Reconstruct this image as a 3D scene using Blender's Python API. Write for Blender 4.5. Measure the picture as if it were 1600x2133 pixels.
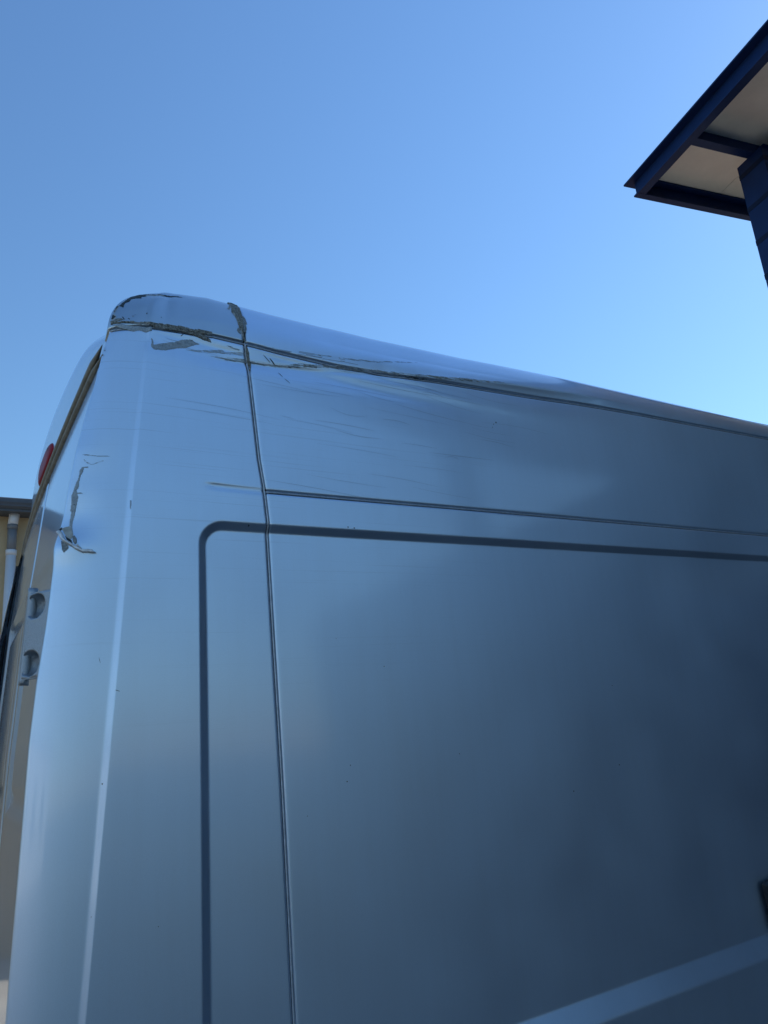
import bpy, bmesh, math, random
import numpy as np
R_ = math.radians
for o in list(bpy.data.objects):
    bpy.data.objects.remove(o)
scene = bpy.context.scene
col = scene.collection

# ---------------------------------------------------------------- camera, sky, sun, exposure
cam_d = bpy.data.cameras.new('camera')
cam = bpy.data.objects.new('camera', cam_d)
col.objects.link(cam)
scene.camera = cam
YAW, PITCH, ROLL = R_(31.48), R_(15.87), R_(-4.98)
fwd = np.array([math.sin(YAW)*math.cos(PITCH), math.cos(YAW)*math.cos(PITCH), math.sin(PITCH)])
rgt = np.array([math.cos(YAW), -math.sin(YAW), 0.0])
upv = np.cross(rgt, fwd)
r2 = math.cos(ROLL)*rgt + math.sin(ROLL)*upv
u2 = -math.sin(ROLL)*rgt + math.cos(ROLL)*upv
from mathutils import Matrix, Vector
cam.matrix_world = Matrix(((r2[0], u2[0], -fwd[0], 0.0), (r2[1], u2[1], -fwd[1], -1.75),
                           (r2[2], u2[2], -fwd[2], 1.6), (0, 0, 0, 1)))
cam_d.sensor_fit = 'VERTICAL'
cam_d.sensor_height = 36.0
cam_d.lens = 1550/2133*36.0
cam_d.clip_start = 0.05
cam_d.clip_end = 3000

SUN_AZ, SUN_EL = R_(84), R_(36)          # azimuth from +Y towards +X
world = bpy.data.worlds.new('World')
scene.world = world
world.use_nodes = True
wn = world.node_tree
sky = wn.nodes.new('ShaderNodeTexSky')
sky.sky_type = 'NISHITA'
sky.sun_disc = False
sky.sun_elevation = SUN_EL
sky.sun_rotation = SUN_AZ
sky.altitude = 0
sky.air_density = 1.7
sky.dust_density = 0.15
sky.ozone_density = 10.0
bg = wn.nodes['Background']
bg.inputs['Strength'].default_value = 0.14
wn.links.new(sky.outputs[0], bg.inputs['Color'])

sun_d = bpy.data.lights.new('sun', 'SUN')
sun_d.energy = 3.6
sun_d.angle = R_(0.53)
sun_d.color = (1.0, 0.95, 0.88)
sun = bpy.data.objects.new('sun', sun_d)
col.objects.link(sun)
sd = Vector((math.sin(SUN_AZ)*math.cos(SUN_EL), math.cos(SUN_AZ)*math.cos(SUN_EL), math.sin(SUN_EL)))
sun.rotation_euler = sd.to_track_quat('Z', 'Y').to_euler()
sun.location = sd*60

scene.view_settings.view_transform = 'Standard'
scene.view_settings.look = 'None'
scene.view_settings.gamma = 1.0
scene.view_settings.use_curve_mapping = False
scene.view_settings.exposure = 0.25
scene.cycles.max_bounces = 8

# ---------------------------------------------------------------- helpers
rng = np.random.default_rng(7)
random.seed(5)


def nodes_of(name):
    m = bpy.data.materials.new(name)
    m.use_nodes = True
    nt = m.node_tree
    return m, nt, nt.nodes['Principled BSDF']


def simple(name, color, rough=0.5, metal=0.0, noise=0.0, scale=20.0, bump=0.0, coat=0.0, spec=0.5, stretch=(1, 1, 1)):
    m, nt, b = nodes_of(name)
    b.inputs['Base Color'].default_value = (*color, 1)
    b.inputs['Roughness'].default_value = rough
    b.inputs['Metallic'].default_value = metal
    b.inputs['Coat Weight'].default_value = coat
    b.inputs['Specular IOR Level'].default_value = spec
    if noise or bump:
        tc = nt.nodes.new('ShaderNodeTexCoord')
        mp = nt.nodes.new('ShaderNodeMapping')
        mp.inputs['Scale'].default_value = stretch
        nz = nt.nodes.new('ShaderNodeTexNoise')
        nz.inputs['Scale'].default_value = scale
        nz.inputs['Detail'].default_value = 6
        nz.inputs['Roughness'].default_value = 0.65
        nt.links.new(tc.outputs['Object'], mp.inputs['Vector'])
        nt.links.new(mp.outputs[0], nz.inputs['Vector'])
        if noise:
            rp = nt.nodes.new('ShaderNodeValToRGB')
            rp.color_ramp.elements[0].position = 0.3
            rp.color_ramp.elements[1].position = 0.7
            rp.color_ramp.elements[0].color = (*[c*(1-noise) for c in color], 1)
            rp.color_ramp.elements[1].color = (*[min(1, c*(1+noise)) for c in color], 1)
            nt.links.new(nz.outputs['Fac'], rp.inputs['Fac'])
            nt.links.new(rp.outputs['Color'], b.inputs['Base Color'])
        if bump:
            bp = nt.nodes.new('ShaderNodeBump')
            bp.inputs['Strength'].default_value = bump
            bp.inputs['Distance'].default_value = 0.004
            nt.links.new(nz.outputs['Fac'], bp.inputs['Height'])
            nt.links.new(bp.outputs[0], b.inputs['Normal'])
    return m


def paint_mat(name, color, metal=0.93, rough=0.45, scratches=0.0):
    """metallic car paint under clear lacquer; fine hairline rub marks run along the body"""
    m, nt, b = nodes_of(name)
    L = nt.links.new
    b.inputs['Metallic'].default_value = metal
    b.inputs['Coat Weight'].default_value = 1.0
    b.inputs['Coat Roughness'].default_value = 0.05
    b.inputs['Coat IOR'].default_value = 1.5
    tc = nt.nodes.new('ShaderNodeTexCoord')
    # uneven lacquer / film of dust
    n1 = nt.nodes.new('ShaderNodeTexNoise')
    n1.inputs['Scale'].default_value = 3.0
    n1.inputs['Detail'].default_value = 5
    L(tc.outputs['Object'], n1.inputs['Vector'])
    mr = nt.nodes.new('ShaderNodeMapRange')
    mr.inputs['From Min'].default_value = 0.3
    mr.inputs['From Max'].default_value = 0.75
    mr.inputs['To Min'].default_value = rough-0.03
    mr.inputs['To Max'].default_value = rough+0.05
    L(n1.outputs['Fac'], mr.inputs['Value'])
    L(mr.outputs[0], b.inputs['Roughness'])
    mr2 = nt.nodes.new('ShaderNodeMapRange')
    mr2.inputs['From Min'].default_value = 0.3
    mr2.inputs['From Max'].default_value = 0.7
    mr2.inputs['To Min'].default_value = 0.03
    mr2.inputs['To Max'].default_value = 0.09
    L(n1.outputs['Fac'], mr2.inputs['Value'])
    L(mr2.outputs[0], b.inputs['Coat Roughness'])
    # flakes
    fl = nt.nodes.new('ShaderNodeTexNoise')
    fl.inputs['Scale'].default_value = 900.0
    fl.inputs['Detail'].default_value = 1
    L(tc.outputs['Object'], fl.inputs['Vector'])
    cr = nt.nodes.new('ShaderNodeValToRGB')
    cr.color_ramp.elements[0].color = (*[c*0.93 for c in color], 1)
    cr.color_ramp.elements[1].color = (*[min(1, c*1.07) for c in color], 1)
    L(fl.outputs['Fac'], cr.inputs['Fac'])
    out = cr.outputs['Color']
    if scratches:
        mp = nt.nodes.new('ShaderNodeMapping')
        mp.inputs['Scale'].default_value = (1.4, 1.4, 190.0)
        mp.inputs['Rotation'].default_value = (0, R_(-2.0), 0)
        L(tc.outputs['Object'], mp.inputs['Vector'])
        sc = nt.nodes.new('ShaderNodeTexNoise')
        sc.inputs['Scale'].default_value = 1.0
        sc.inputs['Detail'].default_value = 4
        sc.inputs['Roughness'].default_value = 0.7
        L(mp.outputs[0], sc.inputs['Vector'])
        rp = nt.nodes.new('ShaderNodeValToRGB')
        rp.color_ramp.elements[0].position = 0.60
        rp.color_ramp.elements[0].color = (0, 0, 0, 1)
        rp.color_ramp.elements[1].position = 0.72
        rp.color_ramp.elements[1].color = (1, 1, 1, 1)
        L(sc.outputs['Fac'], rp.inputs['Fac'])
        # the rubbed zone: rear upper corner, fading forwards and downwards
        sx = nt.nodes.new('ShaderNodeSeparateXYZ')
        L(tc.outputs['Object'], sx.inputs[0])
        fx = nt.nodes.new('ShaderNodeMapRange')
        fx.inputs['From Min'].default_value = -1.35
        fx.inputs['From Max'].default_value = -2.3
        L(sx.outputs['X'], fx.inputs['Value'])
        fz = nt.nodes.new('ShaderNodeMapRange')
        fz.inputs['From Min'].default_value = 1.45
        fz.inputs['From Max'].default_value = 2.3
        L(sx.outputs['Z'], fz.inputs['Value'])
        m1 = nt.nodes.new('ShaderNodeMath'); m1.operation = 'MULTIPLY'
        L(fx.outputs[0], m1.inputs[0]); L(fz.outputs[0], m1.inputs[1])
        m2 = nt.nodes.new('ShaderNodeMath'); m2.operation = 'MULTIPLY'
        L(rp.outputs['Color'], m2.inputs[0]); L(m1.outputs[0], m2.inputs[1])
        m3 = nt.nodes.new('ShaderNodeMath'); m3.operation = 'MULTIPLY'
        m3.inputs[1].default_value = scratches
        L(m2.outputs[0], m3.inputs[0])
        mx = nt.nodes.new('ShaderNodeMix'); mx.data_type = 'RGBA'
        mx.inputs['B'].default_value = (0.16, 0.17, 0.17, 1)
        L(m3.outputs[0], mx.inputs['Factor'])
        L(out, mx.inputs['A'])
        out = mx.outputs['Result']
        bp = nt.nodes.new('ShaderNodeBump')
        bp.inputs['Strength'].default_value = 0.25
        bp.inputs['Distance'].default_value = 0.0006
        bp.invert = True
        L(m3.outputs[0], bp.inputs['Height'])
        L(bp.outputs[0], b.inputs['Coat Normal'])
        L(bp.outputs[0], b.inputs['Normal'])
    else:
        bp = None
    op = nt.nodes.new('ShaderNodeTexNoise')
    op.inputs['Scale'].default_value = 260.0
    op.inputs['Detail'].default_value = 2
    L(tc.outputs['Object'], op.inputs['Vector'])
    b2 = nt.nodes.new('ShaderNodeBump')
    b2.inputs['Strength'].default_value = 0.05
    b2.inputs['Distance'].default_value = 0.0015
    L(op.outputs['Fac'], b2.inputs['Height'])
    if bp: L(bp.outputs[0], b2.inputs['Normal'])
    L(b2.outputs[0], b.inputs['Coat Normal'])
    # thin dust film with run-off streaks
    mp2 = nt.nodes.new('ShaderNodeMapping')
    mp2.inputs['Scale'].default_value = (14, 14, 0.7)
    L(tc.outputs['Object'], mp2.inputs['Vector'])
    ds = nt.nodes.new('ShaderNodeTexNoise')
    ds.inputs['Scale'].default_value = 1.6
    ds.inputs['Detail'].default_value = 7
    ds.inputs['Roughness'].default_value = 0.7
    L(mp2.outputs[0], ds.inputs['Vector'])
    dr = nt.nodes.new('ShaderNodeMapRange')
    dr.inputs['From Min'].default_value = 0.42
    dr.inputs['From Max'].default_value = 0.75
    dr.inputs['To Max'].default_value = 0.06
    L(ds.outputs['Fac'], dr.inputs['Value'])
    dm = nt.nodes.new('ShaderNodeMix'); dm.data_type = 'RGBA'
    dm.inputs['B'].default_value = (0.42, 0.43, 0.42, 1)
    L(dr.outputs[0], dm.inputs['Factor'])
    L(out, dm.inputs['A'])
    L(dm.outputs['Result'], b.inputs['Base Color'])
    return m


M = {}
SILVER = (0.64, 0.775, 0.91)
M['paint'] = paint_mat('silver_paint', SILVER, scratches=0.0)
M['paint_worn'] = paint_mat('silver_paint_rubbed', SILVER, scratches=0.20)
M['cap'] = paint_mat('darker_silver_paint', (0.50, 0.585, 0.64), rough=0.40)  # same paint in a darker tone, for the near corner cap
M['roofpaint'] = M['paint']
M['seam'] = simple('seam_sealer_painted', (0.46, 0.50, 0.54), 0.45, 0.5, noise=0.25, scale=60)
M['gap'] = simple('dark_gap', (0.02, 0.02, 0.022), 0.8)
M['rubber'] = simple('weathered_rubber', (0.26, 0.235, 0.18), 0.6, noise=0.3, scale=25)
M['black'] = simple('black_plastic', (0.012, 0.012, 0.013), 0.45)
M['chip_edge'] = simple('chipped_paint_edge', (0.42, 0.46, 0.47), 0.6, noise=0.3, scale=150)
M['filler'] = simple('bare_primer_grey', (0.25, 0.275, 0.275), 0.7, noise=0.5, scale=200, bump=0.6)
M['grime'] = simple('grimy_sealant', (0.23, 0.23, 0.20), 0.85, noise=0.85, scale=210, bump=0.8)
M['putty'] = simple('pale_primer', (0.42, 0.43, 0.39), 0.7, noise=0.3, scale=70, bump=0.5)
M['dull'] = simple('dulled_bare_paint', (0.36, 0.41, 0.43), 0.6, 0.3, noise=0.3, scale=160, bump=0.3)
M['deep'] = simple('black_scrape_slit', (0.028, 0.042, 0.045), 0.6, noise=0.5, scale=80)
M['scuff'] = simple('hairline_scratch', (0.33, 0.39, 0.44), 0.5, 0.6)
M['torn'] = simple('torn_sheet_metal', (0.80, 0.80, 0.76), 0.4, 0.2, noise=0.3, scale=60, bump=0.3)
M['hinge'] = simple('textured_silver_hinge', (0.42, 0.45, 0.47), 0.38, 0.8, noise=0.12, scale=300, bump=0.5)
M['red'] = simple('red_lens', (0.30, 0.004, 0.012), 0.4, spec=0.1)
M['red_dark'] = simple('dark_red_lens', (0.04, 0.003, 0.006), 0.4)
M['glass'] = simple('dark_tinted_glass', (0.012, 0.014, 0.016), 0.04, coat=1.0)
M['tyre'] = simple('tyre_rubber', (0.02, 0.02, 0.02), 0.8, noise=0.3, scale=30)
M['rim'] = simple('steel_rim', (0.35, 0.36, 0.37), 0.4, 0.7)
M['blue'] = simple('navy_steel_paint', (0.005, 0.025, 0.10), 0.5, noise=0.15, scale=4, spec=0.2)
M['bluewall'] = simple('navy_cladding', (0.005, 0.014, 0.045), 0.5, noise=0.15, scale=1.5, spec=0.15)
M['soffit'] = simple('cream_soffit', (0.90, 0.85, 0.70), 0.65, noise=0.06, scale=2.5)
M['bolt'] = simple('zinc_bolt', (0.6, 0.6, 0.58), 0.35, 0.8)
M['beige'] = simple('beige_render', (0.55, 0.42, 0.25), 0.9, noise=0.12, scale=3, bump=0.2)
M['white'] = simple('white_render', (0.78, 0.77, 0.74), 0.9, noise=0.05, scale=2)
M['gutter'] = simple('slate_gutter', (0.085, 0.10, 0.12), 0.5, noise=0.1, scale=6)
M['pipe_white'] = simple('white_pvc', (0.72, 0.73, 0.74), 0.4, noise=0.05, scale=9)
M['pipe_grey'] = simple('grey_pvc', (0.20, 0.21, 0.22), 0.5, noise=0.1, scale=9)
M['terracotta'] = simple('terracotta', (0.42, 0.17, 0.10), 0.85, noise=0.25, scale=8)
M['asphalt'] = simple('asphalt', (0.075, 0.075, 0.076), 0.9, noise=0.35, scale=3, bump=0.4)
M['concrete'] = simple('concrete', (0.42, 0.39, 0.34), 0.85, noise=0.15, scale=2, bump=0.2)


def mesh(name, verts, faces, mat, parent=None, base=(0, 0, 0), smooth=False):
    me = bpy.data.meshes.new(name)
    v = np.asarray(verts, float).reshape(-1, 3)-np.asarray(base, float)
    me.from_pydata(v.tolist(), [], faces if isinstance(faces, list) else faces.tolist())
    me.materials.append(M[mat] if isinstance(mat, str) else mat)
    if smooth:
        me.polygons.foreach_set('use_smooth', [True]*len(me.polygons))
    me.update()
    o = bpy.data.objects.new(name, me)
    col.objects.link(o)
    if parent:
        o.parent = parent
    return o


def tag(o, label=None, cat=None, group=None, kind=None):
    if label: o['label'] = label
    if cat: o['category'] = cat
    if group: o['group'] = group
    if kind: o['kind'] = kind
    return o


def empty(name, loc, label, cat, group=None):
    o = bpy.data.objects.new(name, None)
    o.location = loc
    o.empty_display_size = 0.2
    col.objects.link(o)
    return tag(o, label, cat, group)


def gridfaces(n, m, closed=False):
    i, j = np.meshgrid(np.arange(n-1), np.arange(m-1), indexing='ij')
    a = (i*m+j).ravel()
    return np.stack([a, a+m, a+m+1, a+1], 1)


def boxv(lo, hi):
    x0, y0, z0 = lo
    x1, y1, z1 = hi
    v = [(x0, y0, z0), (x1, y0, z0), (x1, y1, z0), (x0, y1, z0), (x0, y0, z1), (x1, y0, z1), (x1, y1, z1), (x0, y1, z1)]
    f = [(0, 3, 2, 1), (4, 5, 6, 7), (0, 1, 5, 4), (1, 2, 6, 5), (2, 3, 7, 6), (3, 0, 4, 7)]
    return v, f


def bevel(o, w=0.004, seg=2):
    b = o.modifiers.new('bevel', 'BEVEL')
    b.width = w
    b.segments = seg
    b.limit_method = 'ANGLE'
    return o


def tube(name, pts, r, mat, parent=None, base=(0, 0, 0), n=8, rs=None, flat=1.0):
    pts = np.asarray(pts, float)
    t = np.gradient(pts, axis=0)
    t /= np.linalg.norm(t, axis=1)[:, None]
    ref = np.array([0.0, -1.0, 0.0]) if abs(t[:, 1]).mean() < 0.8 else np.array([0, 0, 1.0])
    a = np.cross(t, ref); a /= np.linalg.norm(a, axis=1)[:, None]
    b = np.cross(a, t)
    ang = np.linspace(0, 2*np.pi, n, endpoint=False)
    rr = np.full(len(pts), r) if rs is None else np.asarray(rs)
    v = pts[:, None, :] + rr[:, None, None]*(np.cos(ang)[None, :, None]*a[:, None, :]+flat*np.sin(ang)[None, :, None]*b[:, None, :])
    f = []
    for i in range(len(pts)-1):
        for k in range(n):
            f.append((i*n+k, i*n+(k+1) % n, (i+1)*n+(k+1) % n, (i+1)*n+k))
    f.append(tuple(range(n))[::-1])
    f.append(tuple((len(pts)-1)*n+k for k in range(n)))
    return mesh(name, v.reshape(-1, 3), f, mat, parent, base, smooth=True)


# ---------------------------------------------------------------- ground
g, f = boxv((-900, -900, -0.5), (900, 900, 0))
tag(mesh('ground', g, f, 'asphalt'), kind='structure')

g, f = boxv((-40, 2.6, -0.2), (60, 6.08, 0.004))
tag(mesh('bounce_pavement', g, f, 'concrete'), kind='structure')  # unseen pale apron, added to bounce warm light onto wall and soffit
g, f = boxv((9.5, 6.081, -0.2), (60, 30, 0.004))
tag(mesh('bounce_pavement', g, f, 'concrete'), kind='structure')  # more of the unseen apron, added for bounce light

#GEOM-BEGIN
# ---------------------------------------------------------------- the van's outer skin as one function S(u, w)
def sstep(t):
    t = np.clip(t, 0, 1)
    return t*t*(3-2*t)


def ys(z):
    z = np.asarray(z, float)
    t = np.clip((0.833-z)/0.062, 0, 1)
    return 0.010*np.clip(z-1.0, 0, None)**2 + 0.04*np.clip(0.7-z, 0, None)**2 - 0.024*np.where(t < 0.85, t/0.925, 1-(1-t)**2/0.15/2/0.925)


CRZ = np.array([0.3, 1.087, 1.48, 1.862, 2.25, 2.62, 2.75])
CRX = np.array([0.26, 0.295, 0.325, 0.355, 0.384, 0.418, 0.428])
LCZ = np.array([0.3, 1.1, 1.3, 1.48, 1.62, 1.75, 1.88, 2.04, 2.10, 2.19, 2.28, 2.38, 2.49, 2.576, 2.66, 2.75])
LCX = np.array([0.145, 0.149, 0.157, 0.164, 0.170, 0.170, 0.165, 0.164, 0.162, 0.153, 0.145, 0.136, 0.121, 0.112, 0.097, 0.09])
def xc(z): return np.interp(z, CRZ, CRX)
def Lc(z): return np.interp(z, LCZ, LCX)
XVZ = np.array([0.2, 0.98, 1.5, 1.8, 2.11, 2.23, 2.31, 2.61, 2.67, 2.9])
XVX = np.array([0.745, 0.734, 0.731, 0.727, 0.724, 0.716, 0.706, 0.687, 0.681, 0.675])
def xv(z): return np.interp(z, XVZ, XVX)      # vertical panel seam
def xg(z): return 0.546-0.0105*(2.08-np.asarray(z))   # rear edge of the pressed recess
ZG = 2.119                                    # top edge of the pressed recess
ZS = 2.219                                    # horizontal seam between lower and upper side


def zd(u):                                    # gutter seam below the roof
    return np.interp(u, [0.25, 0.315, 0.432, 0.59, 0.687, 0.8, 0.974, 1.15, 1.325, 1.65, 1.97, 3.1, 6.5], [2.635, 2.642, 2.654, 2.661, 2.657, 2.649, 2.641, 2.644, 2.652, 2.665, 2.674, 2.679, 2.68])


def hh(u):                                    # rise of the roof above the seam
    return np.interp(u, [0.25, 0.45, 0.6, 0.7, 1.0, 1.5, 3.1, 6.5], [0.175, 0.193, 0.201, 0.200, 0.205, 0.178, 0.145, 0.14])


def _table(panel):
    t = np.linspace(0, 2.2, 1200)
    th = np.where(t < 0.02, t/0.02*36, 36.0)
    th = np.where(t > 0.08, 36-28*np.clip((t-0.08)/0.05, 0, 1), th)
    th = np.where(t > 0.13, 8+30*np.clip((t-0.13)/0.87, 0, 1)**1.4, th)
    if panel:
        th = np.where(t > 0.985, 38+(t-0.985)/0.07*62, th)
        th = np.where(t > 1.055, 100, th)
    else:
        th = np.where(t > 1.0, 38+(t-1.0)/0.16*57, th)
        th = np.where(t > 1.16, 95, th)
    th = np.radians(th)
    dt = t[1]-t[0]
    return t, np.concatenate([[0], np.cumsum(np.cos(th[:-1])*dt)]), np.concatenate([[0], np.cumsum(np.sin(th[:-1])*dt)]), th
TAB_P, TAB_C = _table(True), _table(False)


def G(x, z, x0, z0, sx, sz, rot=0.0):
    c, s = np.cos(rot), np.sin(rot)
    a, b = (x-x0)*c+(z-z0)*s, -(x-x0)*s+(z-z0)*c
    return np.exp(-0.5*((a/sx)**2+(b/sz)**2))


def disp(x, z):
    """how far the skin is pushed in (m): pressed recess, folds and dents"""
    a, b = x-xg(z), ZG-z
    rc = 0.055
    d = np.where((a < rc) & (b < rc), rc-np.hypot(rc-a, rc-b), np.minimum(a, b))
    tr = np.clip(d/0.021+0.5, 0, 1)
    out = 0.015*(0.75*tr+0.25*sstep(tr))
    # short fold that continues the side seam onto the corner panel
    t = np.clip((x-0.545)/0.16, 0, 1)
    out = out+0.0035*np.exp(-0.5*((z-(2.225-0.006*t))/0.0035)**2)*sstep(t*4)*(x < 0.72)*(x > 0.535)
    # crumpled band under the roof seam
    out = out+0.006*G(x, z, 1.10, 2.600, 0.35, 0.030, -0.03)
    out = out+0.014*G(x, z, 1.72, 2.685, 0.27, 0.036)
    out = out+0.0035*G(x, z, 0.86, 2.615, 0.10, 0.022)
    out = out+0.003*G(x, z, 1.45, 2.540, 0.30, 0.04, -0.05)
    # scraped corner panel
    out = out+0.003*G(x, z, 0.50, 2.615, 0.10, 0.018)+0.0025*G(x, z, 0.63, 2.590, 0.07, 0.015)
    # wrinkles pressed along the scrape
    for (x0, z0, a, sx, sz, ro) in ((0.62, 2.628, .0022, .07, .006, -.04), (0.80, 2.632, .0026, .06, .007, -.06), (0.95, 2.618, -.002, .12, .007, -.05),
                                    (1.15, 2.628, .0026, .15, .007, -.03), (1.35, 2.640, .002, .12, .006, -.02), (1.05, 2.585, .0018, .20, .010, -.06),
                                    (1.40, 2.602, -.0016, .16, .009, -.05), (0.78, 2.590, .0016, .06, .008, -.12), (0.50, 2.640, .002, .05, .006, 0.0)):
        out = out+a*G(x, z, x0, z0, sx, sz, ro)
    # sharp crease that starts at the vertical seam and climbs to the roof seam
    zc = np.interp(x, [0.60, 0.69, 0.81, 0.966, 1.10, 1.19], [2.592, 2.598, 2.606, 2.622, 2.640, 2.648])
    out = out+0.0045*np.exp(-np.abs(z-zc)/0.010)*sstep((x-0.56)/0.12)*sstep((1.24-x)/0.12)
    # broad waviness of thin sheet
    out = out+0.0009*np.sin(3.1*x+1.2*z)*np.sin(2.3*z+0.7)+0.0006*np.sin(7*x+3*z+1.0)
    return out


def S(u, w, panel=True):
    u, w = np.broadcast_arrays(np.asarray(u, float), np.asarray(w, float))
    zl = zd(u)
    z = np.minimum(w, zl)
    c, L = xc(z), Lc(z)
    t = np.clip((c-u)/L, 0, 2.19)
    T = TAB_P if panel else TAB_C
    X = np.where(u >= c, u, c-np.interp(t, T[0], T[1])*L)
    Y = ys(z)+np.interp(t, T[0], T[2])*L
    th = np.where(u >= c, 0.0, np.interp(t, T[0], T[3]))
    phi = np.clip((w-zl)/0.12, 0, np.pi/2)
    dd = disp(u, z)*np.where(u < c, np.clip(1-t*3, 0, 1), 1)*np.exp(-0.5*(phi/0.17)**2)
    X = X+dd*np.sin(th); Y = Y+dd*np.cos(th)
    # crown: roll over towards the inner roof line
    cm = 0.006*G(t, z, 0.80, 2.13, 0.25, 0.035)-0.006*G(t, z, 0.88, 2.055, 0.22, 0.022)+0.003*G(t, z, 0.6, 2.23, 0.2, 0.05)-0.002*G(t, z, 0.9, 2.30, 0.2, 0.03)
    cm = np.where((u < c) & (phi <= 0), cm*np.clip(t*3, 0, 1), 0)
    X = X+cm*np.sin(th); Y = Y+cm*np.cos(th)
    qx = np.where(u > 0.62, u, np.maximum(0.62-(0.62-u)*0.42, 0.40))
    qy = ys(zl)+np.where(u > 0.62, 0.175, 0.175-0.02*sstep((0.62-u)/0.3))
    k = 1-np.cos(phi)
    X = X+(qx-X)*k; Y = Y+(qy-Y)*k
    Z = z+hh(u)*np.sin(phi)
    # shallow knocks in the corner cap and roof edge
    cd = 0.0035*G(u, phi, 0.46, 0.55, 0.012, 0.30)+0.003*G(u, phi, 0.445, 0.75, 0.03, 0.06)-0.002*G(u, phi, 0.57, 0.25, 0.05, 0.05)+0.0025*G(u, phi, 0.37, 0.25, 0.02, 0.10)-0.002*G(u, phi, 0.40, 0.4, 0.015, 0.1)+0.003*G(u, phi, 0.52, 0.3, 0.06, 0.12)+0.004*G(u, phi, 1.30, 0.55, 0.4, 0.15)
    pc = np.interp(u, [1.18, 1.32, 1.63, 1.97, 2.3], [0.03, 0.08, 0.19, 0.226, 0.24])
    cd = cd-0.006*np.exp(-np.abs(phi-pc)/0.09)*sstep((u-1.15)/0.25)*sstep((2.35-u)/0.4)
    cd = cd+0.003*np.exp(-np.abs(phi-0.45+0.1*(u-0.8))/0.10)*sstep((u-0.75)/0.3)*sstep((1.9-u)/0.5)
    cd = cd*(phi > 0)
    Y = Y+cd*np.cos(phi); Z = Z-cd*np.sin(phi)
    return np.stack([X, Y, Z], -1)
#GEOM-END


# ---------------------------------------------------------------- the van
VB = (3.2, 1.02, 0.0)
van = empty('van', VB, 'silver high-roof panel van with a scraped and dented upper rear corner', 'van')
YM = 2.04                                        # far side


def lin(*segs):
    """concatenate segments (a, b, step) into one ascending list of coordinates"""
    o = []
    for a, b, s in segs:
        n = max(2, int(round((b-a)/s))+1)
        o += list(np.linspace(a, b, n)[(1 if o else 0):])
    return np.array(o)


def roll_in(P, sides, depth=0.006, width=0.007):
    """turn panel borders inwards so that seams are real gaps. sides: subset of 'u0 u1 v0 v1'"""
    du = np.gradient(P, axis=0); dv = np.gradient(P, axis=1)
    n = np.cross(du, dv)
    n /= np.linalg.norm(n, axis=2)[..., None]+1e-12
    if (n[..., 1]-n[..., 2]*0.5).mean() > 0: n = -n       # outward = towards -y / +z
    Q = P.copy()
    for s in sides:
        if s[0] == 'u':
            ref = P[0:1] if s[1] == '0' else P[-1:]
        else:
            ref = P[:, 0:1] if s[1] == '0' else P[:, -1:]
        d = np.linalg.norm(P-ref, axis=2)
        k = np.clip(1-d/width, 0, 1)**2
        Q -= n*(depth*k)[..., None]
    return Q


def panel(name, U, W, mat, sides, upanel=True, label=None):
    P = S(U, W, upanel)
    P = roll_in(P, sides)
    o = mesh(name, P.reshape(-1, 3), gridfaces(*P.shape[:2]), mat, van, VB, smooth=True)
    if label: o['label'] = label
    return o


EDGE = [0, .0012, .0025, .004, .0055, .008]
GAP = 0.0022
# lower side panel (recessed field, ledge)
us = np.concatenate([[e for e in EDGE], lin((0.016, 0.5, 0.012), (0.5, 2.6, 0.02), (2.6, 4.25, 0.05))[0:]])
ws = lin((0.32, 0.74, 0.06), (0.74, 0.85, 0.0035), (0.85, 2.07, 0.02), (2.07, 2.15, 0.003), (2.15, ZS-0.012, 0.01))
ws = np.concatenate([ws, ZS-GAP-np.array(EDGE)[::-1]])
U, W = np.meshgrid(us, ws, indexing='ij')
panel('side_panel', U+xv(W)+GAP, W, 'paint_worn', ['u0', 'v1'])
# upper side panel
us2 = np.concatenate([EDGE, lin((0.014, 1.6, 0.009), (1.6, 2.6, 0.02), (2.6, 4.25, 0.05))])
tt = lin((0, 1, 0.012))
V = np.meshgrid(us2, tt, indexing='ij')[1]
z0 = ZS+GAP
def stretch(tt, z0, z1):
    zz = z0+(z1-z0)*tt
    d0, d1 = np.array(EDGE), np.array(EDGE)[::-1]
    return zz
uu = us2[:, None]+0*tt[None, :]
for _ in range(3):
    zz = z0+(zd(uu+0.69)-GAP-z0)*(tt**1.0)[None, :]
rows = []
ext = np.array(EDGE)
zt = zd(uu[:, :1]+0.69)-GAP
inner = z0+0.012+(zt-0.012-z0-0.012)*np.linspace(0, 1, 90)[None, :]
zz = np.concatenate([z0+ext[None, :]+0*zt, inner, zt-ext[::-1][None, :]], 1)
uu = us2[:, None]+0*zz
panel('upper_side_panel', uu+xv(zz)+GAP, zz, 'paint_worn', ['u0', 'v0', 'v1'],
      label='dented upper side panel with streaky rub marks under the roof seam')
# rear corner panel
ws3 = lin((0.32, 1.0, 0.04), (1.0, 2.05, 0.015), (2.05, 2.16, 0.003), (2.16, 2.228, 0.008), (2.228, 2.25, 0.0015), (2.25, 2.55, 0.008))
def corner_cols(z):
    c, L, v = xc(z), Lc(z), xv(z)
    tch = np.concatenate([np.array([1.30, 1.2, 1.1, 1.06, 1.04, 1.02, 1.0, 0.985]), np.linspace(0.96, 0.17, 28), [0.15, 0.14, .13, .12, .11, .10, .09, .06, .03, .02, .012, .006, 0]])
    a = c-tch*L
    g0 = xg(z)
    b = np.concatenate([np.linspace(c, g0-0.026, 14)[1:], np.linspace(g0-0.022, g0+0.05, 20), np.linspace(g0+0.06, v-GAP-0.012, 10), v-GAP-np.array(EDGE)[::-1]])
    return np.concatenate([a, b])
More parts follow.
